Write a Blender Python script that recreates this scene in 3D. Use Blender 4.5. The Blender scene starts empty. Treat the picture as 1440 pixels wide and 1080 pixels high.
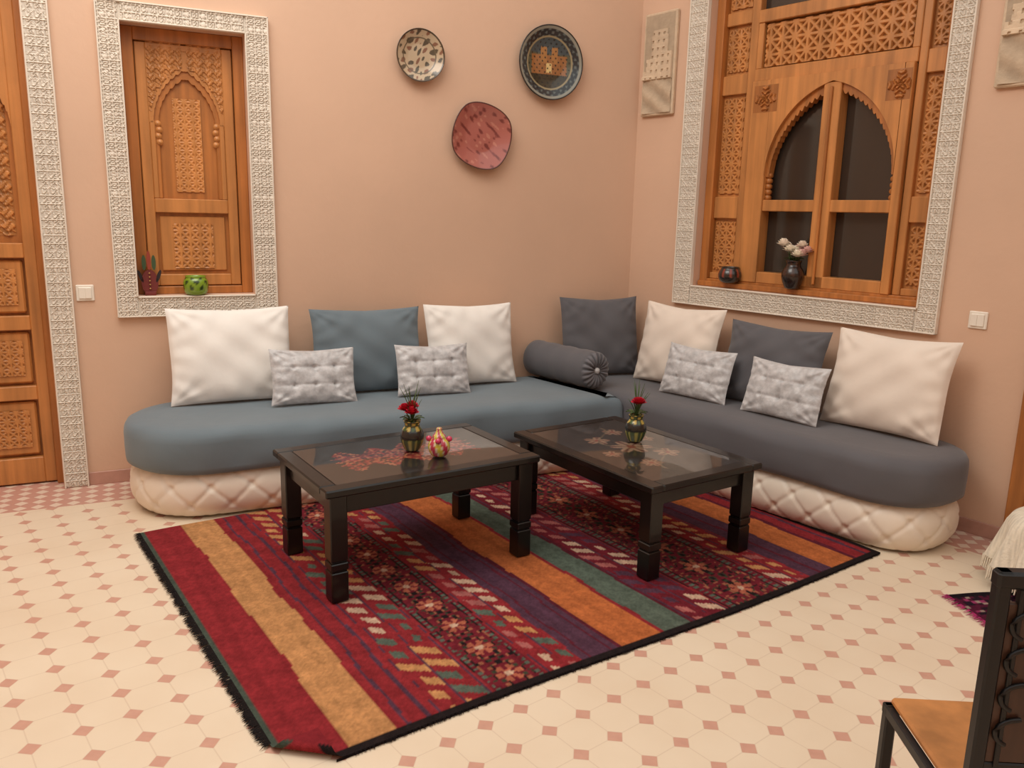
import bpy, bmesh, math, random
import numpy as np
random.seed(4); rng=np.random.RandomState(7)
S=bpy.context.scene
S.view_settings.view_transform='Standard'
S.view_settings.look='None'
S.view_settings.exposure=0.0
def lin(c):
    c=np.array(c,float)/255.
    return np.where(c<=.04045,c/12.92,((c+.055)/1.055)**2.4)
# ---------------------------------------------------------------- materials
def mat(name,col,rough=.6,var=.12,vscale=6,bump=.0,bscale=60,metal=0,spec=.5,coat=0,grain=None,sheen=0,stretch=(1,1,1),coatr=.05):
    m=bpy.data.materials.new(name);m.use_nodes=True;nt=m.node_tree;N=nt.nodes;L=nt.links
    b=N['Principled BSDF'];b.inputs['Roughness'].default_value=rough;b.inputs['Metallic'].default_value=metal
    b.inputs['Specular IOR Level'].default_value=spec
    b.inputs['Coat Weight'].default_value=coat;b.inputs['Coat Roughness'].default_value=coatr
    b.inputs['Sheen Weight'].default_value=sheen
    tc=N.new('ShaderNodeTexCoord');mp=N.new('ShaderNodeMapping');mp.inputs['Scale'].default_value=stretch
    L.new(tc.outputs['Object'],mp.inputs['Vector'])
    c=lin(col)
    n=N.new('ShaderNodeTexNoise');n.inputs['Scale'].default_value=vscale;n.inputs['Detail'].default_value=5;L.new(mp.outputs[0],n.inputs['Vector'])
    r=N.new('ShaderNodeMapRange');r.inputs['From Min'].default_value=.3;r.inputs['From Max'].default_value=.7
    r.inputs['To Min'].default_value=1-var;r.inputs['To Max'].default_value=1+var;L.new(n.outputs['Fac'],r.inputs['Value'])
    a=N.new('ShaderNodeAttribute');a.attribute_name='Col'
    m1=N.new('ShaderNodeMix');m1.data_type='RGBA';m1.blend_type='MULTIPLY';m1.inputs['Factor'].default_value=1
    m1.inputs[6].default_value=(*c,1);L.new(a.outputs['Color'],m1.inputs[7])
    m2=N.new('ShaderNodeVectorMath');m2.operation='SCALE';L.new(m1.outputs[2],m2.inputs[0]);L.new(r.outputs[0],m2.inputs['Scale'])
    out=m2.outputs[0]
    if grain:
        g=N.new('ShaderNodeTexNoise');g.inputs['Scale'].default_value=grain;g.inputs['Detail'].default_value=4
        mp2=N.new('ShaderNodeMapping');mp2.inputs['Scale'].default_value=(1,1,.06);L.new(tc.outputs['Object'],mp2.inputs['Vector']);L.new(mp2.outputs[0],g.inputs['Vector'])
        r2=N.new('ShaderNodeMapRange');r2.inputs['From Min'].default_value=.3;r2.inputs['From Max'].default_value=.7;r2.inputs['To Min'].default_value=.72;r2.inputs['To Max'].default_value=1.15
        L.new(g.outputs['Fac'],r2.inputs['Value'])
        m3=N.new('ShaderNodeVectorMath');m3.operation='SCALE';L.new(out,m3.inputs[0]);L.new(r2.outputs[0],m3.inputs['Scale']);out=m3.outputs[0]
    L.new(out,b.inputs['Base Color'])
    if bump:
        n2=N.new('ShaderNodeTexNoise');n2.inputs['Scale'].default_value=bscale;n2.inputs['Detail'].default_value=4;L.new(mp.outputs[0],n2.inputs['Vector'])
        bp=N.new('ShaderNodeBump');bp.inputs['Strength'].default_value=bump;bp.inputs['Distance'].default_value=.01
        L.new(n2.outputs['Fac'],bp.inputs['Height']);L.new(bp.outputs[0],b.inputs['Normal'])
    return m
M={}
M['wall']=mat('wall_plaster_peach',(213,177,151),.72,.055,1.1,.12,25)
M['plaster']=mat('carved_plaster',(228,218,204),.8,.04,8)
M['wood']=mat('cedar_wood',(176,110,54),.42,.12,3,.05,60,grain=28)
M['woodp']=mat('cedar_panel_wood',(192,128,70),.42,.12,3,.05,60,grain=22)
M['woodd']=mat('dark_brown_wood',(74,50,38),.4,.12,3,.05,60,grain=22)
M['glass']=mat('dark_window_glass',(56,48,42),.06,.05,2,spec=.6)
M['attr']=mat('painted_ceramic',(255,255,255),.25,.03,8,coat=.4)
M['matte']=mat('painted_matte',(255,255,255),.7,.06,12)
M['rug']=mat('kilim_wool',(228,222,220),.95,.16,40,.5,300,spec=.1)
M['seatA']=mat('blue_grey_fabric',(108,121,129),.85,.05,4,.3,7,sheen=.2,spec=.25)
M['seatB']=mat('charcoal_fabric',(94,93,97),.85,.05,4,.3,7,sheen=.2,spec=.25)
M['white']=mat('white_cotton',(236,232,226),.9,.03,6,.22,9,spec=.15)
M['white2']=mat('cream_cotton',(232,219,206),.9,.03,6,.22,9,spec=.15)
M['silver']=mat('crushed_velvet',(192,191,192),.42,.2,30,.45,34,sheen=.5)
M['vinyl']=mat('tufted_cream_vinyl',(236,224,208),.42,.03,6)
M['black']=mat('black_lacquer',(14,12,12),.34,.1,20,spec=.4,coat=.2)
M['tglass']=mat('table_glass',(215,215,215),.5,.05,8,coat=1,coatr=.03,spec=.5)
M['switch']=mat('switch_plastic',(236,228,215),.35,.01,5)
M['metal']=mat('black_iron',(16,16,18),.45,.1,20)
M['seatw']=mat('chair_seat_wood',(190,128,74),.4,.1,4,grain=15)
M['leaf']=mat('leaf_green',(70,95,50),.5,.2,30)
M['base']=mat('baseboard_tile',(186,142,126),.45,.12,12)
M['stone']=mat('sand_relief',(205,182,155),.8,.1,20,.3,60)
M['crochet']=mat('crochet_cotton',(236,226,206),.9,.05,20,.4,80)

def floor_mat():
    m=bpy.data.materials.new('cement_tile_floor');m.use_nodes=True;nt=m.node_tree;N=nt.nodes;L=nt.links
    b=N['Principled BSDF'];b.inputs['Roughness'].default_value=.42;b.inputs['Specular IOR Level'].default_value=.35
    tc=N.new('ShaderNodeTexCoord');mp=N.new('ShaderNodeMapping');mp.vector_type='TEXTURE';mp.inputs['Rotation'].default_value=(0,0,math.radians(-51));mp.inputs['Location'].default_value=(.847,6.04,0)
    L.new(tc.outputs['Object'],mp.inputs['Vector'])
    sx=N.new('ShaderNodeSeparateXYZ');L.new(mp.outputs[0],sx.inputs[0])
    def ma(op,a,b2=None,c=None):
        n=N.new('ShaderNodeMath');n.operation=op
        for i,v in enumerate((a,b2,c)):
            if v is None: continue
            if isinstance(v,(int,float)): n.inputs[i].default_value=v
            else: L.new(v,n.inputs[i])
        return n.outputs[0]
    p=.145
    fx=ma('ABSOLUTE',ma('SUBTRACT',ma('FRACT',ma('DIVIDE',sx.outputs[0],p)),.5))
    fy=ma('ABSOLUTE',ma('SUBTRACT',ma('FRACT',ma('DIVIDE',sx.outputs[1],p)),.5))
    l1=ma('SUBTRACT',1.0,ma('ADD',fx,fy))
    dot=ma('LESS_THAN',l1,.222)
    e1=ma('ABSOLUTE',ma('SUBTRACT',l1,.232))
    j1=ma('LESS_THAN',e1,.012)
    j2=ma('GREATER_THAN',ma('MAXIMUM',fx,fy),.486)
    joint=ma('MAXIMUM',j1,ma('MULTIPLY',j2,ma('SUBTRACT',1.0,dot)))
    n=N.new('ShaderNodeTexNoise');n.inputs['Scale'].default_value=2.2;n.inputs['Detail'].default_value=6;L.new(tc.outputs['Object'],n.inputs['Vector'])
    n2=N.new('ShaderNodeTexNoise');n2.inputs['Scale'].default_value=25;n2.inputs['Detail'].default_value=4;L.new(tc.outputs['Object'],n2.inputs['Vector'])
    def mix(f,a,b2,bt='MIX'):
        x=N.new('ShaderNodeMix');x.data_type='RGBA';x.blend_type=bt
        if isinstance(f,(int,float)): x.inputs[0].default_value=f
        else: L.new(f,x.inputs[0])
        for i,v in ((6,a),(7,b2)):
            if isinstance(v,tuple): x.inputs[i].default_value=v
            else: L.new(v,x.inputs[i])
        return x.outputs[2]
    c1=mix(n.outputs['Fac'],(*lin((234,219,196)),1),(*lin((216,194,167)),1))
    c2=mix(n2.outputs['Fac'],(*lin((210,164,144)),1),(*lin((190,142,124)),1))
    c=mix(dot,c1,c2)
    c=mix(ma('MULTIPLY',joint,.3),c,(*lin((190,164,142)),1))
    mpA=N.new('ShaderNodeMapping');mpA.vector_type='TEXTURE';mpA.inputs['Rotation'].default_value=(0,0,math.radians(25));mpA.inputs['Location'].default_value=(.847,6.04,0);L.new(tc.outputs['Object'],mpA.inputs['Vector'])
    sa=N.new('ShaderNodeSeparateXYZ');L.new(mpA.outputs[0],sa.inputs[0])
    tA=ma('MULTIPLY',sa.outputs[1],-1.0);tB=ma('MULTIPLY',sx.outputs[1],-1.0)
    q=.085
    def chk(u,v):
        a=ma('ABSOLUTE',ma('SUBTRACT',ma('FRACT',ma('DIVIDE',u,q)),.5));b3=ma('ABSOLUTE',ma('SUBTRACT',ma('FRACT',ma('DIVIDE',v,q)),.5))
        return ma('LESS_THAN',ma('ADD',a,b3),.40)
    dA_=chk(sa.outputs[0],tA)
    dB_=chk(sx.outputs[0],tB)
    bc=mix(dA_,(*lin((196,148,132)),1),(*lin((222,200,180)),1))
    bc2=mix(dB_,(*lin((196,148,132)),1),(*lin((222,200,180)),1))
    inA=ma('LESS_THAN',tA,.34);inB=ma('LESS_THAN',tB,.26)
    c=mix(inA,c,bc);c=mix(inB,c,bc2)
    L.new(c,b.inputs['Base Color'])
    r=N.new('ShaderNodeMapRange');r.inputs['To Min'].default_value=.3;r.inputs['To Max'].default_value=.55;L.new(n2.outputs['Fac'],r.inputs['Value']);L.new(r.outputs[0],b.inputs['Roughness'])
    bp=N.new('ShaderNodeBump');bp.inputs['Strength'].default_value=.25;bp.inputs['Distance'].default_value=.003
    L.new(ma('SUBTRACT',1.0,joint),bp.inputs['Height']);L.new(bp.outputs[0],b.inputs['Normal'])
    return m
M['floor']=floor_mat()
# ---------------------------------------------------------------- frames
class Fr:
    def __init__(s,o,ex,ey): s.o=np.array(o,float);s.ex=np.array(ex,float);s.ey=np.array(ey,float)
    def __call__(s,P):
        P=np.asarray(P,float);return s.o+P[...,0:1]*s.ex+P[...,1:2]*s.ey+P[...,2:3]*np.array([0,0,1.])
Cn=np.array([.847,6.040,0])
dA=np.array([-.907,-.422,0]);dA/=np.linalg.norm(dA);nA=np.array([-dA[1],dA[0],0])
dB=np.array([.631,-.776,0]);dB/=np.linalg.norm(dB);nB=np.array([dB[1],-dB[0],0])
W=Fr((0,0,0),(1,0,0),(0,1,0));A=Fr(Cn,dA,nA);Bf=Fr(Cn,dB,nB)
def rot(cx,cy,deg,z=0):
    a=math.radians(deg);return Fr((cx,cy,z),(math.cos(a),math.sin(a),0),(-math.sin(a),math.cos(a),0))
def AB(tA,tB):
    m=np.array([nA[:2],nB[:2]]);return Cn[:2]+np.linalg.solve(m,[tA,tB])
# ---------------------------------------------------------------- mesh builder
class MB:
    def __init__(s,F=W): s.v=[];s.c=[];s.f=[];s.m=[];s.s=[];s.n=0;s.F=F;s.mats=[]
    def mi(s,m):
        if m not in s.mats: s.mats.append(m)
        return s.mats.index(m)
    def raw(s,V,Fs,m,smooth=False,col=None,F=None):
        V=(F or s.F)(np.asarray(V,float));n=len(V)
        if col is None: C=np.ones((n,3))
        else:
            C=np.asarray(col,float)
            if C.ndim==1: C=np.tile(C,(n,1))
        s.v.append(V);s.c.append(C);k=s.mi(m);o=s.n
        for f in Fs: s.f.append([i+o for i in f])
        s.m+= [k]*len(Fs);s.s+=[smooth]*len(Fs);s.n+=n
    def box(s,x0,x1,y0,y1,z0,z1,m,b=.004,col=None,F=None):
        x0,x1=min(x0,x1),max(x0,x1);y0,y1=min(y0,y1),max(y0,y1);z0,z1=min(z0,z1),max(z0,z1)
        d=(x1-x0,y1-y0,z1-z0);b=min(b,min(d)*.4)
        V=[];idx={}
        c=[(x0,x1),(y0,y1),(z0,z1)]
        for i in (0,1):
            for j in (0,1):
                for k in (0,1):
                    sg=[1 if q==0 else -1 for q in (i,j,k)]
                    co=[c[0][i],c[1][j],c[2][k]]
                    for a in range(3):
                        p=[co[q]+(0 if q==a else sg[q]*b) for q in range(3)]
                        idx[(i,j,k,a)]=len(V);V.append(p)
        Fs=[]
        for a in range(3):
            o=[q for q in range(3) if q!=a]
            for e in (0,1):
                f=[]
                for (p,q) in ((0,0),(1,0),(1,1),(0,1)):
                    t=[0,0,0];t[a]=e;t[o[0]]=p;t[o[1]]=q;f.append(idx[(*t,a)])
                Fs.append(f)
            for p in (0,1):
                for q in (0,1):
                    t0=[0,0,0];t0[o[0]]=p;t0[o[1]]=q;t1=list(t0);t1[a]=1
                    Fs.append([idx[(*t0,o[0])],idx[(*t1,o[0])],idx[(*t1,o[1])],idx[(*t0,o[1])]])
        for i in (0,1):
            for j in (0,1):
                for k in (0,1): Fs.append([idx[(i,j,k,0)],idx[(i,j,k,1)],idx[(i,j,k,2)]])
        s.raw(V,Fs,m,False,col,F)
    def grid(s,P,m,smooth=True,col=None,wrap=False,F=None):
        ny,nx=P.shape[:2];Fs=[]
        for j in range(ny-1):
            for i in range(nx-1 if not wrap else nx):
                i2=(i+1)%nx;Fs.append([j*nx+i,j*nx+i2,(j+1)*nx+i2,(j+1)*nx+i])
        if col is not None: col=np.asarray(col).reshape(-1,3) if np.asarray(col).ndim>1 else col
        s.raw(P.reshape(-1,3),Fs,m,smooth,col,F)
    def lathe(s,cx,cy,cz,prof,m,n=36,colf=None,F=None,smooth=True,axis='z'):
        th=np.linspace(0,2*math.pi,n,endpoint=False);P=np.zeros((len(prof),n,3));C=np.ones((len(prof),n,3))
        for j,(r,z) in enumerate(prof):
            if axis=='z': P[j,:,0]=cx+r*np.cos(th);P[j,:,1]=cy+r*np.sin(th);P[j,:,2]=cz+z
            else: P[j,:,0]=cx+r*np.cos(th);P[j,:,1]=cy+z;P[j,:,2]=cz+r*np.sin(th)
            if colf: 
                for i in range(n): C[j,i]=colf(j/(len(prof)-1),th[i],r)
        s.grid(P,m,smooth,C,True,F)
    def tube(s,pts,r,m,n=8,col=None,F=None):
        pts=np.array(pts,float);k=len(pts);rr=r if hasattr(r,'__len__') else [r]*k;P=np.zeros((k,n,3))
        for j in range(k):
            t=pts[min(j+1,k-1)]-pts[max(j-1,0)];t/=np.linalg.norm(t)+1e-9
            a=np.cross(t,[.3,.2,1.] if abs(t[2])<.9 else [1,0,0]);a/=np.linalg.norm(a);b=np.cross(t,a)
            for i in range(n):
                q=2*math.pi*i/n;P[j,i]=pts[j]+rr[j]*(a*math.cos(q)+b*math.sin(q))
        s.grid(P,m,True,col,True,F)
    def prism(s,poly,y0,y1,m,col=None,F=None):
        n=len(poly);V=[(x,y0,z) for x,z in poly]+[(x,y1,z) for x,z in poly]
        Fs=[list(range(n)),list(range(2*n-1,n-1,-1))]+[[i,(i+1)%n,n+(i+1)%n,n+i] for i in range(n)]
        s.raw(V,Fs,m,False,col,F)
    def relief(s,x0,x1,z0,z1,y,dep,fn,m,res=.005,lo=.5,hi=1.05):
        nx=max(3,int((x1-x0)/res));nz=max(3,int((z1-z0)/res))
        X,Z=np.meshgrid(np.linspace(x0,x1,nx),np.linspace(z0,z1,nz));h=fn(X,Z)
        P=np.stack([X,y+dep*h,Z],-1);g=lo+(hi-lo)*h  # crevice shade painted into vertex colour: recesses darker, raised parts lighter
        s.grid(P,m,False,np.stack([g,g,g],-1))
    def arch(s,xc,w,x0,x1,zs,zt,y0,y1,m,sc=.015,nsc=17,k=1.25,col=None):
        xs=np.unique(np.concatenate([np.linspace(x0,x1,5),np.linspace(xc-w,xc+w,201)]));zz=[]
        R=w*k
        for x in xs:
            a=abs(x-xc)
            if a>=w: zz.append(zs)
            else:
                z=math.sqrt(max(0,R*R-(a+R-w)**2));th=math.atan2(z,(a+R-w));tm=math.acos((R-w)/R)
                zz.append(zs+z-sc*abs(math.sin(th/tm*math.pi*nsc/2)))
        n=len(xs);V=[];Fs=[]
        for x,z in zip(xs,zz): V+=[(x,y1,z),(x,y1,zt),(x,y0,z),(x,y0,zt)]
        for i in range(n-1):
            a=4*i;b=4*i+4
            Fs+=[[a,b,b+1,a+1],[a,a+2,b+2,b],[a+1,b+1,b+3,a+3]]
        s.raw(V,Fs,m,False,col)
    def make(s,name,normals=True):
        me=bpy.data.meshes.new(name);V=np.concatenate(s.v);C=np.concatenate(s.c)
        me.from_pydata(V.tolist(),[],s.f)
        me.polygons.foreach_set('material_index',s.m);me.polygons.foreach_set('use_smooth',s.s)
        at=me.color_attributes.new('Col','FLOAT_COLOR','POINT')
        at.data.foreach_set('color',np.concatenate([C,np.ones((len(C),1))],1).ravel())
        for k in s.mats: me.materials.append(M[k])
        if normals:
            bm=bmesh.new();bm.from_mesh(me);bmesh.ops.recalc_face_normals(bm,faces=bm.faces);bm.to_mesh(me);bm.free()
        me.update();o=bpy.data.objects.new(name,me);S.collection.objects.link(o)
        return o
# ---------------------------------------------------------------- patterns
def fr(x): return np.abs(x-np.floor(x)-.5)
def star(cell,wd=.12):
    def f(X,Z):
        x=X/cell;z=Z/cell
        d=np.minimum(np.minimum(fr(x),fr(z)),np.minimum(fr(x+z+.5),fr(x-z+.5))*.72)
        return np.clip(1.6-d/wd,0,1)
    return f
def plast(cell):
    def f(X,Z):
        x=X/cell;z=Z/cell;cx=x-np.floor(x)-.5;cz=z-np.floor(z)-.5
        r=np.hypot(cx,cz);th=np.arctan2(cz,cx)
        ring=np.abs(r-.30-.05*np.cos(8*th));d=np.minimum(ring,np.minimum(fr(x+.5),fr(z+.5))+.0)
        d=np.minimum(d,np.abs(r-.07));d=np.minimum(d,fr(x+z+.5)*.72+.03)
        return np.clip(1.5-d/.06,0,1)
    return f
def arab(cell):
    def f(X,Z):
        x=X/cell;z=Z/cell
        g=np.sin(x*6.28+1.3*np.sin(z*6.28))*np.sin(z*6.28+1.3*np.sin(x*6.28))+.5*np.sin((x+z)*6.28)*np.sin((x-z)*6.28)
        return np.clip(.5+2.2*g,0,1)
    return f
# ---------------------------------------------------------------- room
HW=4.3
def wall(name,F,s0,s1,ops,th=.3):
    mb=MB(F);ops=sorted(ops);x=s0
    for (a,b,z0,z1) in ops:
        mb.box(x,a,-th,0,0,HW,'wall',0)
        if z0>0: mb.box(a,b,-th,0,0,z0,'wall',0)
        mb.box(a,b,-th,0,z1,HW,'wall',0);x=b
    mb.box(x,s1,-th,0,0,HW,'wall',0);return mb.make(name)
wall('wall_back',A,-.3,5.9,[(2.66,3.30,1.09,2.56),(3.76,4.70,0,2.9)])
wall('wall_right',Bf,-.3,9,[(.59,2.12,1.15,3.25),(2.76,3.6,0,2.2)])
pA=A(np.array([[5.9,0,0]]))[0];pB=Bf(np.array([[9,0,0]]))[0]
c0=(-3.6,-2.8)
def seg(name,p,q):
    p=np.array(p[:2],float);q=np.array(q[:2],float);d=q-p;L=np.linalg.norm(d);d/=L;n=np.array([-d[1],d[0]])
    if n@(np.array([0,1.5])-p)<0:n=-n
    m=MB(Fr((*p,0),(*d,0),(*n,0)));m.box(0,L,-.3,0,0,HW,'wall',0);m.make(name)
seg('wall_left',pA,c0);seg('wall_front',c0,pB)
mb=MB();mb.raw([(-6,-4,0),(8,-4,0),(8,8,0),(-6,8,0),(-6,-4,-.1),(8,-4,-.1),(8,8,-.1),(-6,8,-.1)],[[0,1,2,3],[4,7,6,5],[0,4,5,1],[1,5,6,2],[2,6,7,3],[3,7,4,0]],'floor');mb.make('floor')
mb=MB(A);mb.box(.0,3.63,0,.012,0,.075,'base',.002);mb.box(4.83,5.9,0,.012,0,.075,'base',.002);mb.make('baseboard_back')
mb=MB(Bf);mb.box(.0,2.68,0,.012,0,.075,'base',.002);mb.box(3.68,9,0,.012,0,.075,'base',.002);mb.make('baseboard_right')
# ---------------------------------------------------------------- frames of carved plaster
def pframe(mb,x0,x1,z0,z1,wl,wr,wb,wt,cell=.042,bottom=True):
    fn=plast(cell);y=.022
    zb=z0+wb if bottom else z0
    R=[(x0,x0+wl,z0,z1),(x1-wr,x1,z0,z1),(x0+wl,x1-wr,z1-wt,z1)]
    if bottom: R.append((x0+wl,x1-wr,z0,z0+wb))
    for (a,b,c,d) in R:
        mb.box(a,b,.0,.02,c,d,'plaster',.003)
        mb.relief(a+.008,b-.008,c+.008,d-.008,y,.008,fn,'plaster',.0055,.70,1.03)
    t=.008
    for (a,b,c,d) in [(x0,x0+t,z0,z1),(x1-t,x1,z0,z1),(x0,x1,z1-t,z1),(x0+wl-t,x0+wl,zb,z1-wt),(x1-wr,x1-wr+t,zb,z1-wt),(x0+wl,x1-wr,z1-wt,z1-wt+t)]+([(x0,x1,z0,z0+t),(x0+wl,x1-wr,zb-t,zb)] if bottom else []):
        mb.box(a,b,.018,.034,c,d,'plaster',.002)
mb=MB(A)
pframe(mb,2.53,3.415,.973,2.66,.13,.115,.117,.10)
x0,x1,z0,z1=2.66,3.30,1.09,2.56
mb.box(x0,x1,-.16,-.13,z0,z1,'wood',0)
for a,b,c,d in [(x0,x0+.06,z0,z1),(x1-.06,x1,z0,z1),(x0+.06,x1-.06,z1-.07,z1),(x0+.06,x1-.06,z0,z0+.045)]: mb.box(a,b,-.13,-.085,c,d,'wood')
a,b=x0+.065,x1-.065
for p,q,c,d in [(a,a+.055,z0+.05,z1-.075),(b-.055,b,z0+.05,z1-.075),(a+.055,b-.055,z0+.05,z0+.115),(a+.055,b-.055,1.56,1.64),(a+.055,b-.055,2.45,z1-.075)]: mb.box(p,q,-.13,-.10,c,d,'woodp')
xc=(a+b)/2;AK=1.9;AZ=2.06
mb.arch(xc,.178,a+.055,b-.055,AZ,2.45,-.13,-.104,'woodp',.010,19,AK)
mb.arch(xc,.152,a+.055,b-.055,AZ,2.44,-.135,-.114,'wood',.010,15,AK)
for sg in (-1,1):
    mb.box(xc+sg*.152,xc+sg*.20,-.13,-.114,1.64,AZ+.01,'wood');mb.box(xc+sg*.172,xc+sg*.20,-.13,-.104,1.64,AZ+.01,'woodp')
    for i in range(4): mb.lathe(xc+sg*(.158-.006*(i%2)),-.114,AZ-.005-.034*i,[(.001,.010),(.012,.007),(.018,0)],'woodp',12,axis='y')
def spand(X,Z):
    h=arab(.05)(X,Z);R=.182*AK;aa=np.abs(X-xc)
    za=AZ+.01+np.sqrt(np.maximum(0,R*R-(aa+R-.182)**2));return np.where((Z>za+.012),h,0)
mb.relief(a+.058,b-.058,AZ+.03,2.445,-.1055,.007,spand,'woodp',.004,.74) if False else None
for sg in (-1,1): # carved spandrels either side of the arch head
    for j in range(26):
        z=AZ+.06+j*.0145;zz=z-AZ;R=.178*AK
        xin=math.sqrt(max(0,R*R-zz*zz))-(R-.178) if zz<R else 0
        xin=max(.012,xin+.014)
        if xin<.190:
            xa,xb=(xc+xin,xc+.198) if sg>0 else (xc-.198,xc-xin)
            mb.relief(xa,xb,z,z+.0145,-.1045,.007,arab(.05),'woodp',.0048,.70)
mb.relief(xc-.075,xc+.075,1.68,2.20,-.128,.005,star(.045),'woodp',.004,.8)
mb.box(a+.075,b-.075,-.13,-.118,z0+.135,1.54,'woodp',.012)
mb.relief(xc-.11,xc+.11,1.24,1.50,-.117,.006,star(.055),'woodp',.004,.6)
mb.make('window_1')
mb=MB(Bf)
pframe(mb,.44,2.235,1.02,3.38,.15,.115,.13,.13)
x0,x1,z0,z1=.59,2.12,1.15,3.25
mb.box(x0,x1,-.2,-.17,z0,z1,'wood',0)
for a,b,c,d in [(x0,x0+.06,z0,z1),(x1-.05,x1,z0,z1),(x0+.06,x1-.05,z1-.06,z1),(x0+.06,x1-.05,z0,z0+.05)]: mb.box(a,b,-.17,-.06,c,d,'wood')
for a,b in [(.84,.90),(1.92,1.965)]: mb.box(a,b,-.17,-.085,z0+.05,z1-.06,'woodp')
for a,b in [(.65,.84),(1.965,2.07)]:
    for c,d in [(1.20,1.24),(1.60,1.74),(2.38,2.50),(2.80,2.88)]: mb.box(a,b,-.17,-.09,c,d,'woodp')
    for c,d in [(1.24,1.60),(1.74,2.38),(2.50,2.80),(2.88,3.18)]:
        mb.box(a,b,-.17,-.12,c,d,'woodp',0)
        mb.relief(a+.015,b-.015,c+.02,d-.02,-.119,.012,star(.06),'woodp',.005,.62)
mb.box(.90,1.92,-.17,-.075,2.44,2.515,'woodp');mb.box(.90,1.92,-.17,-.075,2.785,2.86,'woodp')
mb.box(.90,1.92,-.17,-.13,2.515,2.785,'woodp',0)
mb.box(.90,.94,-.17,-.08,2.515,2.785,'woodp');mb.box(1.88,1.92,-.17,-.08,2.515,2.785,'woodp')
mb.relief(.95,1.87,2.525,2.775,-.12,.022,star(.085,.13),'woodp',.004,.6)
mb.box(.90,1.92,-.17,-.14,2.86,3.19,'glass',0);mb.box(1.38,1.43,-.17,-.08,2.86,3.19,'woodp')
mb.box(.90,1.92,-.17,-.15,1.2,2.44,'glass',0)
mb.box(.905,1.04,-.15,-.055,1.20,2.44,'woodp');mb.box(1.865,1.915,-.15,-.055,1.20,2.44,'woodp')
mb.arch(1.4525,.4125,1.04,1.865,1.87,2.44,-.15,-.055,'woodp',.0,3,1.30)
mb.arch(1.4525,.392,1.04,1.865,1.86,2.43,-.13,-.078,'wood',.020,37,1.30)
for sg in (-1,1):
    for i in range(6):
        zc=1.70+i*.034;mb.lathe(1.4525+sg*.402,-.105,zc,[(.0,-.02),(.016,-.02),(.02,0),(.016,.02),(.0,.02)],'wood',10,axis='y')
mb.box(1.04,1.865,-.15,-.06,1.20,1.27,'woodp')
mb.box(1.04,1.865,-.15,-.065,1.65,1.72,'woodp')
mb.box(1.395,1.505,-.15,-.06,1.20,2.385,'woodp')
mb.box(1.442,1.458,-.06,-.045,1.22,2.36,'wood')
def rosette(X,Z):
    cx=np.where(X<1.4,1.01,1.855);r=np.hypot(X-cx,Z-2.33);t=np.arctan2(Z-2.33,X-cx)
    return np.where(r<.062+.018*np.cos(t*4),np.clip(.55+.6*np.sin(r*190+3*np.cos(t*4)),.1,1),0)
for cx in (1.01,1.855): mb.relief(cx-.085 if cx<1.5 else cx-.08,cx+.085 if cx<1.5 else cx+.055,2.25,2.41,-.0545,.014,rosette,'wood',.004,.78)
mb.box(.60,2.11,-.17,-.03,1.151,1.185,'wood')
mb.make('window_2')
mb=MB(A)
pframe(mb,3.63,4.83,0,3.03,.125,.125,0,.13,bottom=False)
mb.box(3.76,4.70,-.2,-.17,0,2.9,'wood',0)
mb.box(3.76,3.80,-.17,-.09,0,2.9,'wood');mb.box(4.66,4.70,-.17,-.09,0,2.9,'wood');mb.box(3.8,4.66,-.17,-.09,2.82,2.9,'wood')
for a,b in [(3.80,4.225),(4.235,4.66)]:
    mb.box(a,a+.06,-.17,-.12,0.01,2.82,'woodp');mb.box(b-.06,b,-.17,-.12,.01,2.82,'woodp')
    for c,d in [(.01,.16),(.50,.58),(.90,.98),(1.30,1.38),(2.62,2.82)]: mb.box(a+.06,b-.06,-.17,-.12,c,d,'woodp')
    for c,d in [(.16,.5),(.58,.9),(.98,1.3)]:
        mb.box(a+.075,b-.075,-.17,-.14,c+.015,d-.015,'woodp',.01)
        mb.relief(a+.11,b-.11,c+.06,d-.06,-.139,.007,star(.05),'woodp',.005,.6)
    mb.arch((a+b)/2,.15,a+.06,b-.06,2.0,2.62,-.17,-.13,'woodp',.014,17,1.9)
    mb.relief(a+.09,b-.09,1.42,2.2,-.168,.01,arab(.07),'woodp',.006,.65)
mb.make('door_1')
mb=MB(Bf)
mb.box(2.76,3.6,-.2,-.12,0.005,2.2,'wood');mb.box(2.69,2.77,-.1,.03,0,2.27,'wood',.006);mb.box(3.59,3.67,-.1,.03,0,2.27,'wood',.006);mb.box(2.69,3.67,-.1,.03,2.19,2.27,'wood',.006)
for c,d in [(.2,.9),(1.05,2.0)]:
    for a,b in [(2.84,3.14),(3.22,3.52)]: mb.box(a,b,-.13,-.105,c,d,'woodp',.01)
mb.make('door_2')
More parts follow.
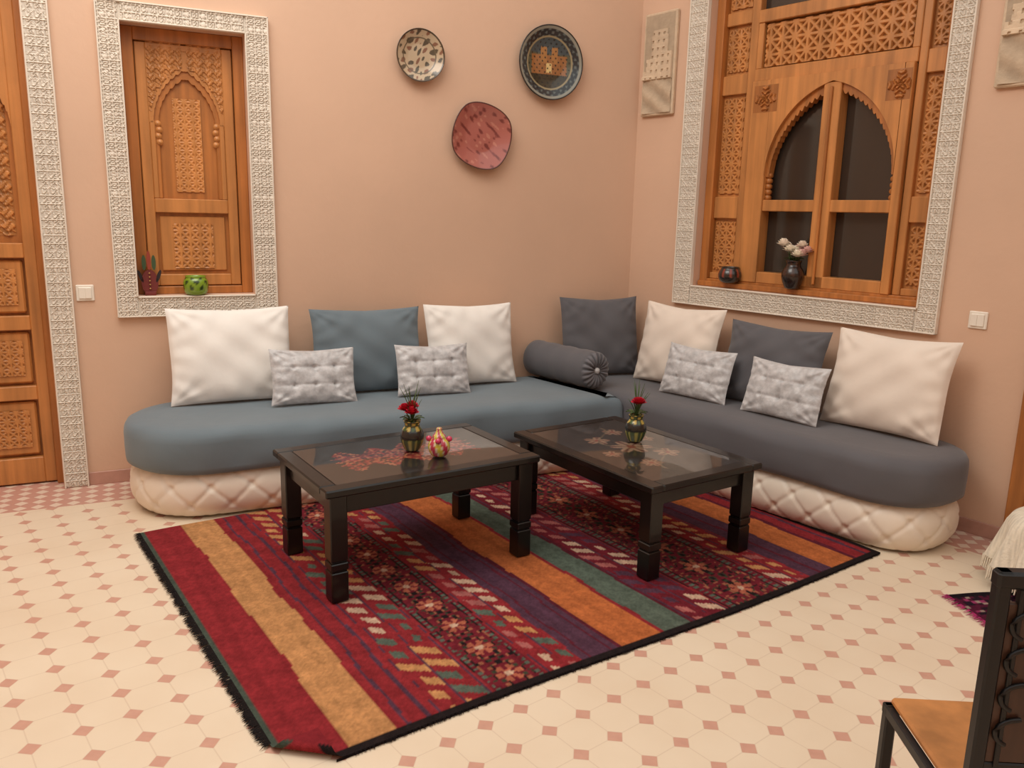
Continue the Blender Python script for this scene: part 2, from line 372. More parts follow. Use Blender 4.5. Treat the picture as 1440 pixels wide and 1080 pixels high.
# ---------------------------------------------------------------- sofas
def dens(poly,step=.012):
    out=[]
    n=len(poly)
    for i in range(n):
        p=np.array(poly[i]);q=np.array(poly[(i+1)%n]);L=np.linalg.norm(q-p);k=max(1,int(round(L/step)))
        for j in range(k): out.append(p+(q-p)*j/k)
    return np.array(out)
def sofa(name,poly,seat,zs=.25,zt=.487):
    P=dens(poly);n=len(P)
    T=np.roll(P,-3,0)-np.roll(P,3,0);T/=np.linalg.norm(T,axis=1)[:,None]+1e-9
    area=.5*np.sum(P[:,0]*np.roll(P[:,1],-1)-P[:,1]*np.roll(P[:,0],-1))
    Nn=np.stack([T[:,1],-T[:,0]],1)*(1 if area>0 else -1)
    a=np.concatenate([[0],np.cumsum(np.linalg.norm(np.diff(P,axis=0),axis=1))])
    mb=MB();nz=34;G=np.zeros((nz,n,3));z0=.016
    for j in range(nz):
        v=j/(nz-1);z=z0+v*(zs-z0)
        off=-.045+.045*(1-abs(2*v-1)**2.6)
        p=a/.205;q=(z-.175)/.19
        d=np.minimum(.5-fr(p+q),.5-fr(p-q))*.19*.7
        cre=np.exp(-(d/.009)**2)*.007
        bt=np.zeros(n)
        for zr,sh in ((.175,0),(.08,.5)):
            da=(.5-fr(p+sh))*.205;bt=np.maximum(bt,np.exp(-((da**2+(z-zr)**2)/.016**2)))
        o=off-cre-.016*bt
        G[j,:,:2]=P+Nn*o[:,None]
        G[j,:,2]=z
    mb.grid(G,'vinyl',True,None,True)
    prof=[(-.06,zs-.004),(-.01,zs+.002),(.008,zs+.014),(.014,zs+.04),(.016,zs+.10),(.014,zt-.07),(.008,zt-.045),(-.006,zt-.022),(-.03,zt-.008),(-.06,zt-.002),(-.10,zt)]
    G=np.zeros((len(prof),n,3))
    for j,(o,z) in enumerate(prof):
        w=.004*np.sin(a*9+j*.7)+.003*np.sin(a*23+2)
        G[j,:,:2]=P+Nn*(o+(w[:,None] if 2<j<8 else 0));G[j,:,2]=z+(.004*np.sin(a*7) if j in(0,1,2,3) else 0)
    mb.grid(G,seat,True,None,True)
    V=G[-1];mb.raw(V,[list(range(n))],seat,True)
    V=np.concatenate([P-Nn*.05,np.full((n,1),.016)],1);mb.raw(V,[list(range(n))],'vinyl')
    return mb.make(name)
def semi(F,sc,tc,r,a=None,e=1.0,n=44):
    a=a or r;o=[]
    for q in np.linspace(0,math.pi,n):
        sn=max(0,math.sin(q));cs=math.cos(q)
        o.append(tuple(F(np.array([[sc+a*sn**e,tc+r*math.copysign(abs(cs)**e,cs),0]]))[0][:2]))
    return o
polyA=[tuple(AB(.845,.757))]+semi(A,3.0,.4375,.4075,.41,.95)+[tuple(AB(.03,.757))]
sofa('sofa',polyA,'seatA')
polyB=[tuple(AB(.03,.732))]+semi(Bf,2.18,.366,.336,.395,.82)+[tuple(AB(.03,.03))]
sofa('sofa.001',polyB,'seatB')
mb=MB(Bf);r=.122;nth=72;rows=[];cols=[];BZ=.613
th=np.linspace(0,2*math.pi,nth,endpoint=False)
for s_,rr in [(-.155,.0),(-.155,.06),(-.15,.10),(-.135,r)]+[(x,r+.003*math.sin(x*40)) for x in np.linspace(-.10,.42,14)]+[(.445,r)]:
    rows.append(np.stack([np.full(nth,s_),.765+rr*np.cos(th),BZ+rr*np.sin(th)],1));cols.append(np.ones((nth,3)))
for rr,dd in [(.113,.462),(.09,.475),(.06,.478),(.035,.470),(.018,.462)]:
    w=np.cos(th*18);rows.append(np.stack([dd+.006*w,.765+rr*np.cos(th),BZ+rr*np.sin(th)],1))
    g=1+.9*(w>0)-.25;cols.append(np.stack([g,g,g],1))
mb.grid(np.array(rows),'seatB',True,np.array(cols),True)
btn=[]
for rr,dd in [(.022,.462),(.02,.474),(.012,.482),(.001,.484)]: btn.append(np.stack([np.full(nth,dd),.765+rr*np.cos(th),BZ+rr*np.sin(th)],1))
mb.grid(np.array(btn),'silver',True,None,True)
mb.make('bolster_cushion')
def pillow(name,F,s,t,z,w,h,th,lean,yaw,m,tuft=False,seed=0,rollz=0):
    n=60;u=np.linspace(-1,1,n);U,V=np.meshgrid(u,u);rg=np.random.RandomState(seed);ph=rg.rand(12)*6.28
    mb=MB()
    for sg in (1,-1):
        X=w/2*U*(1-.05*(1-V**2)+.008*np.sin(4*V+ph[5]));Z=h/2*V*(1-.045*(1-U**2)+.008*np.sin(3*U+ph[6]))
        prof=((1-np.abs(U)**2.8)*(1-np.abs(V)**2.8))**.55
        rad=np.hypot(U,V)
        wr=.006*np.sin(5*U+ph[0]+2*V)*np.sin(3*V+ph[1])+.003*np.sin(9*(U-V)+ph[2])+.003*np.sin(22*(U*V)+ph[3])*rad
        cr=0
        for cx,cz,p0 in ((1,1,ph[7]),(-1,1,ph[8]),(1,-1,ph[9]),(-1,-1,ph[10])):
            an=np.arctan2(V-cz,U-cx);rd=np.hypot(U-cx,V-cz);cr=cr+.005*np.sin(an*11+p0)*np.exp(-((rd-.35)/.3)**2)
        Y=sg*th/2*prof+sg*(wr+cr)*prof**.4
        if tuft and sg==1:
            for bx in (-.5,0,.5):
                for bz in (-.33,.33):
                    dd=((U-bx)*w/2)**2+((V-bz)*h/2)**2
                    Y-=.016*np.exp(-dd/.012**2)+.008*np.exp(-dd/.04**2)
            for bz in (-.33,.33): Y-=.004*np.exp(-((V-bz)/.06)**2)*prof
            for bx in (-.5,0,.5): Y-=.003*np.exp(-((U-bx)/.04)**2)*prof
        Z2=Z-.012*(1-np.abs(U))*(V>0)*V*1.0+h/2
        if rollz: X,Z2=X*math.cos(rollz)-(Z2-h/2)*math.sin(rollz),X*math.sin(rollz)+(Z2-h/2)*math.cos(rollz)+h/2
        Y1=Y*math.cos(lean)-Z2*math.sin(lean);Z1=Z2*math.cos(lean)+Y*math.sin(lean)
        X1=X*math.cos(yaw)-Y1*math.sin(yaw);Y2=X*math.sin(yaw)+Y1*math.cos(yaw)
        mb.grid(np.stack([s+X1,t+Y2,z+Z1],-1),m,True,None,False,F)
    return mb.make(name)
ZS=.49
pillow('sofa_cushion',A,2.83,.27,ZS,.69,.56,.17,.25,0,'white',seed=1)
pillow('sofa_cushion.001',A,2.02,.25,ZS,.70,.53,.16,.22,0,'seatA',seed=2)
pillow('sofa_cushion.002',A,1.33,.25,ZS,.62,.54,.16,.22,0,'white',seed=3)
pillow('sofa_cushion.003',A,.35,.25,ZS,.60,.56,.15,.2,-.10,'seatB',seed=4)
pillow('sofa_cushion.004',Bf,.655,.26,ZS,.66,.55,.16,.22,0,'white2',seed=5)
pillow('sofa_cushion.005',Bf,1.38,.25,ZS,.68,.50,.16,.22,0,'seatB',seed=6)
pillow('sofa_cushion.006',Bf,2.09,.26,ZS,.66,.54,.17,.25,0,'white2',seed=7)
pillow('throw_pillow',A,2.40,.46,ZS,.50,.33,.11,.30,.05,'silver',True,8,.03)
pillow('throw_pillow.001',A,1.665,.45,ZS,.48,.32,.11,.30,0,'silver',True,9,.02)
pillow('throw_pillow.002',Bf,.985,.44,ZS,.49,.33,.11,.3,-.1,'silver',True,10,-.02)
pillow('throw_pillow.003',Bf,1.60,.44,ZS,.50,.33,.11,.3,0,'silver',True,11)
# ---------------------------------------------------------------- coffee tables
def table(name,cx,cy,deg,L,Wd,H,colf,ap=.075):
    F=rot(cx,cy,deg);mb=MB(F);l=L/2;w=Wd/2
    rim=.07
    for a,b,c,d in [(-l,l,-w,-w+rim),(-l,l,w-rim,w),(-l,-l+rim,-w+rim,w-rim),(l-rim,l,-w+rim,w-rim)]: mb.box(a,b,c,d,H-.035,H-.002,'black',.006)
    mb.box(-l+rim,l-rim,-w+rim,w-rim,H-.03,H-.010,'black',0)
    nx=150;ny=100;X,Y=np.meshgrid(np.linspace(-l+rim,l-rim,nx),np.linspace(-w+rim,w-rim,ny))
    C=colf(X/(l-rim),Y/(w-rim),X,Y);mb.grid(np.stack([X,Y,np.full_like(X,H-.004)],-1),'tglass',False,C)
    for q in (1,-1):
        mb.box(-l+.05,l-.05,q*(w-.045),q*(w-.065),H-.035-ap,H-.035,'black',.003)
        mb.box(q*(l-.045),q*(l-.065),-w+.05,w-.05,H-.035-ap,H-.035,'black',.003)
    for sx_ in (-1,1):
        for sy in (-1,1):
            x=sx_*(l-.062);y=sy*(w-.062)
            for z0,z1,k in [(.015,.145,.037),(.145,.153,.033),(.153,.185,.038),(.185,.193,.033),(.193,H-.035,.037)]:
                mb.box(x-k,x+k,y-k,y+k,z0,z1,'black',.004)
    return mb.make(name),F
def cloth1(a,b,X,Y):
    r=np.ones(a.shape+(3,))*lin((16,13,14))
    hsh=np.sin(np.floor(np.abs(X)/.012)*12.9+np.floor(Y/.012)*78.2)*43758.5;hsh=hsh-np.floor(hsh)
    inside=(np.abs(a)<.78-.1*np.abs(np.sin(Y*60)))&(np.abs(b)<.42+.14*np.sin(X*40))
    pal=[lin((130,30,34)),lin((160,52,46)),lin((180,110,80)),lin((100,22,28)),lin((40,16,18))]
    for i,c in enumerate(pal): r[inside&(hsh>=i*.2)&(hsh<(i+1)*.2)]=c
    return r
def cloth2(a,b,X,Y):
    r=np.ones(a.shape+(3,))*lin((15,12,13))
    for (cx,cy,R,k) in [(0,0,.11,6),(.16,.09,.07,5),(-.17,-.08,.07,5),(.25,-.1,.06,6),(-.26,.1,.06,5),(.05,-.17,.05,5),(-.08,.17,.05,5)]:
        d=np.hypot(X-cx,Y-cy);t=np.arctan2(Y-cy,X-cx)
        q=d<R*(.45+.55*np.abs(np.cos(t*k/2)));r[q]=lin((160,128,104));r[q&(np.abs(np.cos(t*k/2))>.93)]=lin((100,56,46));r[d<R*.22]=lin((140,60,50))
    vine=np.abs(Y-.10*np.sin(X*14))<.005;r[vine&(np.abs(X)<.36)]=lin((110,94,70));return r
table('coffee_table',-.480,3.615,33.5,1.035,.685,.512,cloth1,.085)
table('coffee_table.001',.61,3.965,-55.5,1.06,.72,.465,cloth2)
# ---------------------------------------------------------------- kilim rug
def hashf(i,j,k=0):
    h=np.sin(i*12.9898+j*78.233+k*37.7)*43758.5453;return h-np.floor(h)
RL,RW=2.98,2.13
def rugcol(U,V):
    red=lin((150,48,54));crim=lin((120,38,50));och=lin((206,152,100));pur=lin((90,60,78));ora=lin((196,114,66));grn=lin((96,110,98));cream=lin((216,184,158));pink=lin((178,106,102));blk=lin((38,31,32));mar=lin((100,38,52))
    C=np.ones(U.shape+(3,))*red
    wob=.006*np.sin(V*7)+.004*np.sin(V*17+1);u=U+wob
    def band(a,b,c): C[(u>=a)&(u<b)]=c
    band(.20,.36,och);band(.40,.412,pur);band(.47,.485,pur)
    def teeth(a,b,pal,bg,per=.10,skew=.75,k=0):
        m=(u>=a)&(u<b);C[m]=bg;x=(u-a)/(b-a)
        half=(x>.5);vv=V/per+skew*x*((b-a)/per)+np.where(half,.5,0)
        j=np.floor(vv);f=vv-j;xl=np.where(half,(x-.5)*2,x*2)
        lo_=.05+.16*np.floor(hashf(j,half*1.,k)*3);hi_=.98-.16*np.floor(hashf(j,half+5.,k)*3)
        on=m&(f>.25)&(f<.78)&(xl>lo_)&(xl<hi_)
        ci=np.floor(hashf(np.floor(j/2),half*1.+k,3)*len(pal)).astype(int)
        for i,c in enumerate(pal): C[on&(ci==i)]=c
        C[m&((x<.03)|(x>.97)|(np.abs(x-.5)<.02))]=pur
    teeth(.52,.72,[cream,och,grn,och],red,k=1)
    def orn(a,b,bg,per=.22,k=0):
        m=(u>=a)&(u<b);C[m]=bg;x=(u-(a+b)/2)/((b-a)/2)
        vv=V/per;y=(vv-np.floor(vv)-.5)*2;w2=(b-a)/2
        px=np.floor(np.abs(x)*w2/.013);py=np.floor(np.abs(y)*per/2/.013)
        h=hashf(px,py,k)
        d=np.hypot(x*w2,y*per/2)
        mot=m&(np.abs(x)<.72)
        C[mot&(h>.84)]=lin((168,104,80));C[mot&(h<.12)]=lin((66,72,56));C[mot&(h>.52)&(h<.64)]=blk
        t=np.arctan2(y*per,x*w2*2)
        ro=mot&(d<.052)&(np.abs(np.cos(t*3))>.5);C[ro]=lin((186,108,84));C[mot&(d<.016)]=cream
        C[m&(np.abs(np.abs(x)-.84)<.07)&(fr(V/.03)>.25)]=grn
        C[m&(np.abs(np.abs(x)-.74)<.02)]=blk;C[m&(np.abs(x)>.96)]=blk
    orn(.73,.95,crim,.20,1)
    teeth(.96,1.12,[och,cream,pink,grn],red,k=2)
    band(1.12,1.28,pur);band(1.15,1.16,mar);band(1.245,1.255,mar);band(1.28,1.30,mar);band(1.30,1.50,ora);band(1.50,1.52,red);band(1.52,1.66,grn);band(1.66,1.68,mar)
    teeth(1.68,1.88,[cream,pink,pink,pur],crim,k=4)
    orn(1.89,2.27,crim,.26,3)
    teeth(2.28,2.44,[cream,pink,och],red,k=6)
    band(2.45,2.62,pur);band(2.52,2.54,mar);band(2.62,2.80,ora);band(2.80,2.83,mar);band(2.90,2.92,pur)
    C[(U<.022)]=lin((76,88,78));C[(V<.03)]=blk;C[(U>RL-.03)]=blk
    ab=1+.10*np.sin(U*83+1.5*np.sin(V*3))*np.sin(U*31+2)+.06*np.sin(V*41+U*5)
    C*= (ab*(0.86+.28*rng.rand(*U.shape)))[...,None]
    return C
FRu=Fr((-.605,2.04,0),(.819,.574,0),(-.574,.819,0))
nx=int(RL/.009);ny=int(RW/.009);U,V=np.meshgrid(np.linspace(0,RL,nx),np.linspace(0,RW,ny))
C=rugcol(U,V)
q=(U+V)/math.sqrt(2);Q0=.120;rr=.015;e=np.maximum(0,Q0-q);ang=np.minimum(e/rr,math.pi);extra=np.maximum(0,e-math.pi*rr)
qn=np.where(e>0,Q0-rr*np.sin(ang)+extra,q);zz=.011+rr*(1-np.cos(ang))
dU=(qn-q)/math.sqrt(2)
Z=zz+.0015*np.sin(U*9)*np.sin(V*7)*(e<=0)
X=U+dU;Y=V+dU+.012*np.sin(U*2.4)*(1-V/RW)
mb=MB(FRu)
C[e>.045]=lin((140,44,52))
mb.grid(np.stack([X,Y,Z],-1),'rug',True,C)
xx=np.linspace(0.14,RL,60);b_=.012*np.sin(xx*2.4)
mb.grid(np.stack([np.stack([xx,xx]),np.stack([b_,b_]),np.stack([np.full(60,.001),np.full(60,.011)])],-1),'rug',False,lin((30,24,26)))
for i in range(1100):
    v=.18+random.random()*(RW-.18);l=.012+.026*random.random();k=random.uniform(-.012,.012);w=.0025
    mb.raw([(.004,v-w,.012),(.004,v+w,.012),(-l*.6,v+k*.6+w,.009),(-l*.6,v+k*.6-w,.009),(-l,v+k,.003)],[[0,1,2,3],[3,2,4]],'rug',False,lin((36,32,32)))
for i in range(520):
    u=.20+random.random()*(RL-.20);l=.006+.008*random.random();k=random.uniform(-.008,.008);w=.003;b=.012*math.sin(u*2.4)
    mb.raw([(u-w,b,.011),(u+w,b,.011),(u+k,b-l,.003)],[[0,1,2]],'rug',False,lin((30,24,26)))
mb.make('kilim_rug')
# ---------------------------------------------------------------- wall plates
def plate(name,s,z,R,colf,shape=None,F=A):
    mb=MB(F);nr=46;nt=140;th=np.linspace(0,2*math.pi,nt,endpoint=False);rs=np.linspace(0.001,1,nr)
    P=np.zeros((nr+4,nt,3));C=np.ones((nr+4,nt,3))
    sh=shape(th) if shape else np.ones(nt)
    for j in range(nr+4):
        if j<nr: r=rs[j];y=.018+.04*max(0,(r-.45)/.55)**1.4
        else: r=[1.0,.9,.5,.35][j-nr];y=[.050,.030,.006,.004][j-nr]
        P[j,:,0]=s+R*r*sh*np.cos(th);P[j,:,2]=z+R*r*sh*np.sin(th);P[j,:,1]=y
        C[j]=colf(r if j<nr else 1,th,R*r*np.cos(th),R*r*np.sin(th))
    mb.grid(P,'attr',True,C,True);return mb.make(name)
def pc1(r,t,x,y):
    n=len(t);C=np.ones((n,3))*lin((188,166,138))
    k=np.sin(x*62+1)*np.sin(y*55)+.6*np.sin((x+y)*90+2*np.sin(x*40));C[k>.6]=lin((86,76,62));C[(k<-.85)]=lin((130,90,70))
    if r>.94: C[:]=lin((75,60,45))
    elif .66<r<.69: C[:]=lin((100,88,70))
    return C
def pc2(r,t,x,y):
    n=len(t);C=np.ones((n,3))*lin((84,84,66))
    if r<.68:
        C[y>.06]=lin((66,78,82));C[(y<.05)&(y>-.07)&(np.abs(x)<.13)]=lin((150,100,58));C[(y<.10)&(y>0)&(np.abs(np.abs(x)-.04)<.022)]=lin((164,114,64))
        C[(np.abs(x)<.02)&(y<0)&(y>-.06)]=lin((215,185,125));C[y<-.07]=lin((56,50,36));C[(np.sin(x*160)*np.sin(y*140)>.7)]=lin((28,28,26))
    elif r<.72: C[:]=lin((150,136,104))
    elif r<.9: C[:]=lin((36,40,44));C[np.sin(t*24)*np.cos((r-.8)*40)>.5]=lin((92,100,98))
    elif r<.96: C[:]=lin((140,138,126))
    else: C[:]=lin((24,24,26))
    return C
def pc3(r,t,x,y):
    C=np.ones((len(t),3))*lin((170,98,88));k=np.sin(x*62+2.2*np.sin(y*41+1))+np.sin(y*57+1.8*np.sin(x*37))+.7*np.sin((x-y)*130)
    C[k>1.25]=lin((142,74,68));C[k>1.8]=lin((118,56,52));C[k<-1.7]=lin((188,122,106))
    if r>.96:C[:]=lin((84,48,44))
    return C
plate('wall_plate',1.627,2.54,.155,pc1);plate('wall_plate.001',.726,2.58,.235,pc2)
al=math.radians(28)
sqd=lambda th:(1.06/((np.abs(np.cos(th+al))**1.75+np.abs(np.sin(th+al))**1.75)**(1/1.75)))*(1+.012*np.cos(4*(th+al)))
plate('wall_plate.002',1.212,2.086,.205,pc3,sqd)
def plaque(name,s0,s1,z0,z1):
    mb=MB(Bf);mb.box(s0,s1,0.001,.03,z0,z1,'stone',.006)
    def f(X,Z):
        x=(X-s0)/(s1-s0);z=(Z-z0)/(z1-z0);h=np.zeros_like(X)
        for k in range(9):
            cx=.2+.6*hashf(np.array(k*1.),2.);cz=.35+.055*k;w=.16+.1*hashf(np.array(k*1.),5.)
            h=np.where((np.abs(x-cx)<w)&(z>.35)&(z<cz+.04),np.maximum(h,.35+.07*(9-k)),h)
        h=np.where((fr(x*6)>.36)&(fr(z*14)>.33)&(h>.3),h-.35,h)
        h=np.where((z<.35),.25+.2*np.sin(x*9+z*30),h);return np.clip(h,0,1)
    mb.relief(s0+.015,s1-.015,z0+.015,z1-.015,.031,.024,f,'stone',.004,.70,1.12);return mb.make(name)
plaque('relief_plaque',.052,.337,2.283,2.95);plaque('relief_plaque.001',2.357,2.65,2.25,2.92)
def switch(name,F,s,z):
    mb=MB(F);mb.box(s-.045,s+.045,0,.010,z-.045,z+.045,'switch',.004);mb.box(s-.032,s+.032,.009,.016,z-.032,z+.032,'switch',.003)
    mb.box(s-.032,s-.0015,.015,.019,z-.03,z+.03,'switch',.002);mb.make(name)
switch('light_switch',A,3.57,1.114);switch('light_switch.001',Bf,2.428,1.12)
# ---------------------------------------------------------------- vases and flowers
def rose(mb,p,r,col,F=None):
    p=np.array(p,float)
    for ring,(k,rad,up) in enumerate([(3,.25,1.0),(5,.55,.85),(6,.85,.6),(7,1.05,.3)]):
        for i in range(k):
            a=2*math.pi*i/k+ring*.7;u=np.linspace(-1,1,5);v=np.linspace(0,1,5);Uu,Vv=np.meshgrid(u,v)
            w=r*.62*(.5+.5*rad)*np.sin(np.clip(Vv*.85+.15,0,1)*math.pi*.55)
            out=r*rad*(.25+.75*Vv**1.3)-.12*r*Uu**2;h=r*(up*Vv*1.1-.5)+0*Uu
            X=out*math.cos(a)-w*Uu*math.sin(a);Y=out*math.sin(a)+w*Uu*math.cos(a)
            g=.75+.3*Vv
            mb.grid(np.stack([p[0]+X,p[1]+Y,p[2]+h],-1),'matte',True,(np.array(col)[None,None]*g[...,None]),False,F)
def vasecol(f,t,r):
    if .3<f<.42 or f>.93: return lin((30,30,28))
    if .42<=f<.78:
        k=math.sin(t*6)*math.sin((f-.42)*28);return lin((196,170,80)) if k>.2 else (lin((70,92,50)) if k<-.2 else lin((40,36,30)))
    if f<=.12: return lin((40,36,30))
    return lin((150,150,80)) if math.sin(t*10)>0 else lin((60,80,50))
def smoothprof(pr,n=28):
    pr=np.array(pr);t=np.linspace(0,len(pr)-1,n);k=np.arange(len(pr))
    x=np.interp(t,k,pr[:,0]);z=np.interp(t,k,pr[:,1])
    for _ in range(2): x[1:-1]=(x[:-2]+2*x[1:-1]+x[2:])/4;z[1:-1]=(z[:-2]+2*z[1:-1]+z[2:])/4
    return list(zip(x,z))
VP=smoothprof([(.001,0),(.034,0),(.040,.01),(.056,.045),(.060,.075),(.050,.105),(.036,.122),(.036,.135),(.044,.15),(.036,.15),(.030,.13),(.03,.10),(.001,.09)],40)
def vase(name,x,y,z,seed,F=W,sc=1,flower=(190,20,50),nf=2,colf=vasecol,tall=True,rr=.028,pal=None):
    rd=random.Random(seed);mb=MB(F)
    mb.lathe(x,y,z,[(a*sc,b*sc) for a,b in VP],'attr',40,colf)
    top=z+.14*sc
    for i in range(nf):
        a=rd.random()*6.28;d=rr*1.1*(i>0);fx=x+d*math.cos(a);fy=y+d*math.sin(a);fz=top+.055+.035*rd.random() if nf<4 else top+.05+.075*rd.random()
        if nf>=4: d=rr*(1.5+.5*(i%2))*(i>0);a=i*2.4;fx=x+d*math.cos(a);fy=y+d*math.sin(a)*.7
        mb.tube([(x,y,top-.05),((x+fx)/2,(y+fy)/2,(top+fz)/2-.01),(fx,fy,fz-.01)],.0025,'leaf',6);rose(mb,(fx,fy,fz),rr,lin(pal[i%len(pal)] if pal else flower))
    if tall:
        for i in range(16):
            a=rd.random()*6.28;l=.08+.12*rd.random();sp=.02+.05*rd.random();pts=[(x+sp*k*k*math.cos(a),y+sp*k*k*math.sin(a),top-.03+l*k*1.1) for k in np.linspace(0,1,6)]
            mb.tube(pts,[.002]*5+[.0006],'leaf',5)
    for i in range(8):
        a=i*.8;u=np.linspace(-1,1,3);v=np.linspace(0,1,5);Uu,Vv=np.meshgrid(u,v);w=.011*np.sin(np.clip(Vv*.95+.04,0,1)*math.pi);o=.012+.045*Vv;h=top+.01+.04*Vv-.03*Vv**2+.004*np.abs(Uu)
        mb.grid(np.stack([x+o*math.cos(a)-w*Uu*math.sin(a),y+o*math.sin(a)+w*Uu*math.cos(a),h],-1),'leaf',True)
    return mb.make(name)
vase('flower_vase',-.458,3.650,.511,1,rr=.031,sc=.95,nf=3);vase('flower_vase.001',.642,4.06,.464,5,sc=.95,rr=.031,nf=3)
mb=MB()
def potc(f,t,r):
    k=math.sin(t*5+f*9);return lin((205,190,70)) if k>.35 else (lin((180,50,75)) if k<-.3 else lin((215,200,180)))
mb.lathe(-.325,3.565,.511,smoothprof([(.001,0),(.03,0),(.045,.02),(.052,.045),(.046,.07),(.03,.085),(.032,.095),(.018,.11),(.012,.125),(.014,.132),(.001,.136)],34),'attr',36,potc)
for i in range(4):
    a=i*1.57;mb.lathe(-.325+.046*math.cos(a),3.565+.046*math.sin(a),.511+.082,[(.001,-.014),(.012,-.008),(.014,0),(.012,.008),(.001,.014)],'attr',14,lambda f,t,r:lin((200,50,90)))
mb.make('painted_sugar_bowl')
darkv=lambda f,t,r:lin((66,40,30)) if .3<f<.8 and math.sin(t*8)*math.sin(f*20)>.2 else lin((38,26,22))
vase('flower_vase.002',1.33,-.02,1.187,9,Bf,1.15,(235,222,200),11,darkv,False,.038,[(252,244,228),(248,236,222),(240,205,198)])
mb=MB(Bf)
mb.lathe(.87,-.02,1.187,smoothprof([(.001,0),(.05,0),(.07,.02),(.078,.05),(.068,.08),(.055,.095),(.06,.105),(.05,.105),(.05,.08),(.001,.07)],30),'attr',36,lambda f,t,r:lin((150,60,40)) if .3<f<.55 and math.sin(t*9)>.1 else lin((40,34,30)));mb.make('clay_bowl')
mb=MB(A)
mb.lathe(2.99,-.01,1.091,smoothprof([(.001,0),(.05,0),(.066,.02),(.072,.055),(.068,.085),(.055,.10),(.060,.112),(.05,.112),(.045,.08),(.001,.07)],30),'attr',40,lambda f,t,r:lin((40,60,16)) if .25<f<.6 and math.sin(t*7)*math.sin(f*26)>.35 else lin((120,150,40)))
mb.make('green_tealight_holder')
mb=MB(A);hx=3.235
cc=lin((110,40,36));th_=np.linspace(0,2*math.pi,26,endpoint=False)
mb.prism([(hx+.045*math.cos(t),1.175+.072*math.sin(t)-.01) for t in th_],-.05,-.03,'matte',cc)
for i,(dx,l) in enumerate([(-.026,.085),(0,.11),(.026,.085)]):
    mb.prism([(hx+dx+.0115*math.cos(t),1.235+l/2+(l/2)*math.sin(t)) for t in th_],-.05,-.028,'matte',lin([(60,80,50),(150,60,40),(60,80,50)][i]))
for sg in (-1,1): mb.prism([(hx+sg*(.048+.010*math.cos(t)+.012*math.sin(t)),1.20+.035*math.sin(t)) for t in th_],-.05,-.03,'matte',lin((40,30,30)))
mb.box(hx-.03,hx+.03,-.075,-.02,1.09,1.112,'matte',.003,cc)
for k in range(5): mb.lathe(hx,-.026,1.13+.022*k,[(.001,-.004),(.006,0),(.001,.004)],'matte',10,lambda f,t,r:lin((190,150,90)))
mb.make('hamsa_figurine')
# ---------------------------------------------------------------- chair (bottom right)
mb=MB(rot(.92,1.42,-3))
w=.42;d=.40
mb.box(0.015,w-.015,.03,d,.432,.452,'seatw',.006)
for a,b,c,e in [(0,w,.02,.04),(0,w,d-.01,d+.01),(0,.02,.04,d-.01),(w-.02,w,.04,d-.01)]: mb.box(a,b,c,e,.405,.432,'metal',.003)
for x in (0,w-.028):
    mb.box(x,x+.028,0,.028,0.0,.965,'metal',.004);mb.box(x,x+.028,d-.02,d+.008,0,.432,'metal',.004)
    mb.box(x+.004,x+.024,.02,d,.17,.19,'metal',.003)
mb.box(-.002,w+.002,-.002,.03,.93,.965,'metal',.006);mb.box(.02,w-.02,.006,.022,.53,.56,'metal',.003)
mb.box(.028,w-.028,.008,.020,.56,.90,'woodd',.003)
for x in (.045,w-.055): mb.box(x,x+.01,.002,.02,.55,.93,'metal',.002)
for k in range(4):
    z=.63+.075*k
    for sg in (-1,1):
        for cx in (w/2,.09,w-.09):
            pts=[(cx+sg*(.008+.045*math.sin(q)),.002,z+.03*math.cos(q)) for q in np.linspace(0,2.6,12)];mb.tube(pts,.005,'metal',6)
mb.make('cafe_chair')
px,py=2.48,3.38
mb=MB();nt=160;th=np.linspace(0,2*math.pi,nt,endpoint=False);rows=[];cols=[]
for r_,z in [(.001,.345),(.08,.348),(.16,.345),(.21,.338),(.235,.32),(.25,.29),(.262,.24),(.275,.19),(.288,.14),(.30,.10)]:
    wv=(max(0,.33-z)/.23)*.022*np.sin(th*13)
    rows.append(np.stack([px+(r_+wv)*np.cos(th),py+(r_+wv)*np.sin(th),np.full(nt,z)],1))
    g=np.where(np.sin(th*60+z*200)>.3,.8,1.0);cols.append(np.stack([g]*3,1))
mb.grid(np.array(rows),'crochet',True,np.array(cols),True)
for i in range(220):
    a=2*math.pi*i/220;r_=.30+.022*math.sin(a*13);l=.05+.02*random.random();mb.tube([(px+r_*math.cos(a),py+r_*math.sin(a),.102),(px+(r_+.006)*math.cos(a),py+(r_+.006)*math.sin(a),.102-l)],[.004,.003],'crochet',5)
mb.lathe(px,py,0,[(.001,.016),(.21,.016),(.235,.04),(.235,.30),(.20,.33),(.001,.335)],'seatB',40)
mb.make('crochet_pouf')
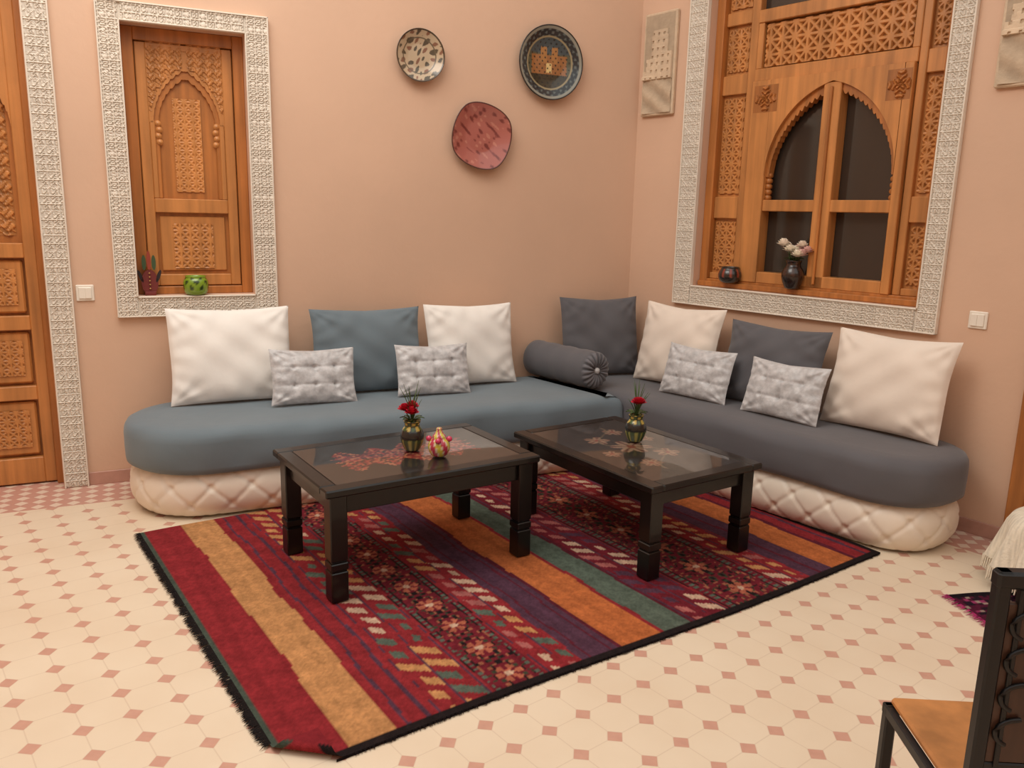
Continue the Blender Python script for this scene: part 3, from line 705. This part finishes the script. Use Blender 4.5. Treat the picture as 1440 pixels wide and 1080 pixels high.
F=rot(2.47,3.06,8);nx=160;ny=90;X,Y=np.meshgrid(np.linspace(-.50,.50,nx),np.linspace(-.33,.33,ny))
C=np.ones(X.shape+(3,))*lin((90,28,56));h=hashf(np.floor(np.abs(X)/.02),np.floor(np.abs(Y)/.02));C[h>.8]=lin((160,64,110));C[h<.2]=lin((40,26,40));C[(h>.5)&(h<.6)]=lin((170,150,140));C[np.abs(Y)>.30]=lin((30,22,30))
mb=MB(F);mb.grid(np.stack([X,Y,.008+.003*np.sin(X*14)],-1),'rug',True,C)
for i in range(120):
    v=random.uniform(-.33,.33);mb.raw([(-.50,v-.004,.010),(-.50,v+.004,.010),(-.54,v+random.uniform(-.015,.015),.002)],[[0,1,2]],'rug',False,lin((190,60,120)))
mb.make('small_carpet')
# ---------------------------------------------------------------- light and camera
w=bpy.data.worlds.new('sky');S.world=w;w.use_nodes=True
bg=w.node_tree.nodes['Background'];bg.inputs[0].default_value=(1,.965,.90,1);bg.inputs[1].default_value=1.12
ld=bpy.data.lights.new('skylight','AREA');ld.shape='RECTANGLE';ld.size=2.6;ld.size_y=2.2;ld.energy=92;ld.color=(1,.95,.87)
lo=bpy.data.objects.new('skylight',ld);lo.location=(-1.5,2.9,4.5);S.collection.objects.link(lo)
from mathutils import Vector, Matrix
lo.rotation_euler=(Vector((-1.2,3.6,0))-lo.location).to_track_quat('-Z','Y').to_euler()
pi_,ro=.2063,.0230
fw=Vector((0,math.cos(pi_),-math.sin(pi_)));r0=Vector((1,0,0));u0=r0.cross(fw)
r2=r0*math.cos(ro)+u0*math.sin(ro);u2=-r0*math.sin(ro)+u0*math.cos(ro)
cam=bpy.data.cameras.new('camera');cam.sensor_width=36;cam.lens=1145/1440*36;cam.clip_start=.05
co=bpy.data.objects.new('camera',cam);S.collection.objects.link(co)
co.matrix_world=Matrix(((r2.x,u2.x,-fw.x,0),(r2.y,u2.y,-fw.y,0),(r2.z,u2.z,-fw.z,1.6),(0,0,0,1)))
S.camera=co
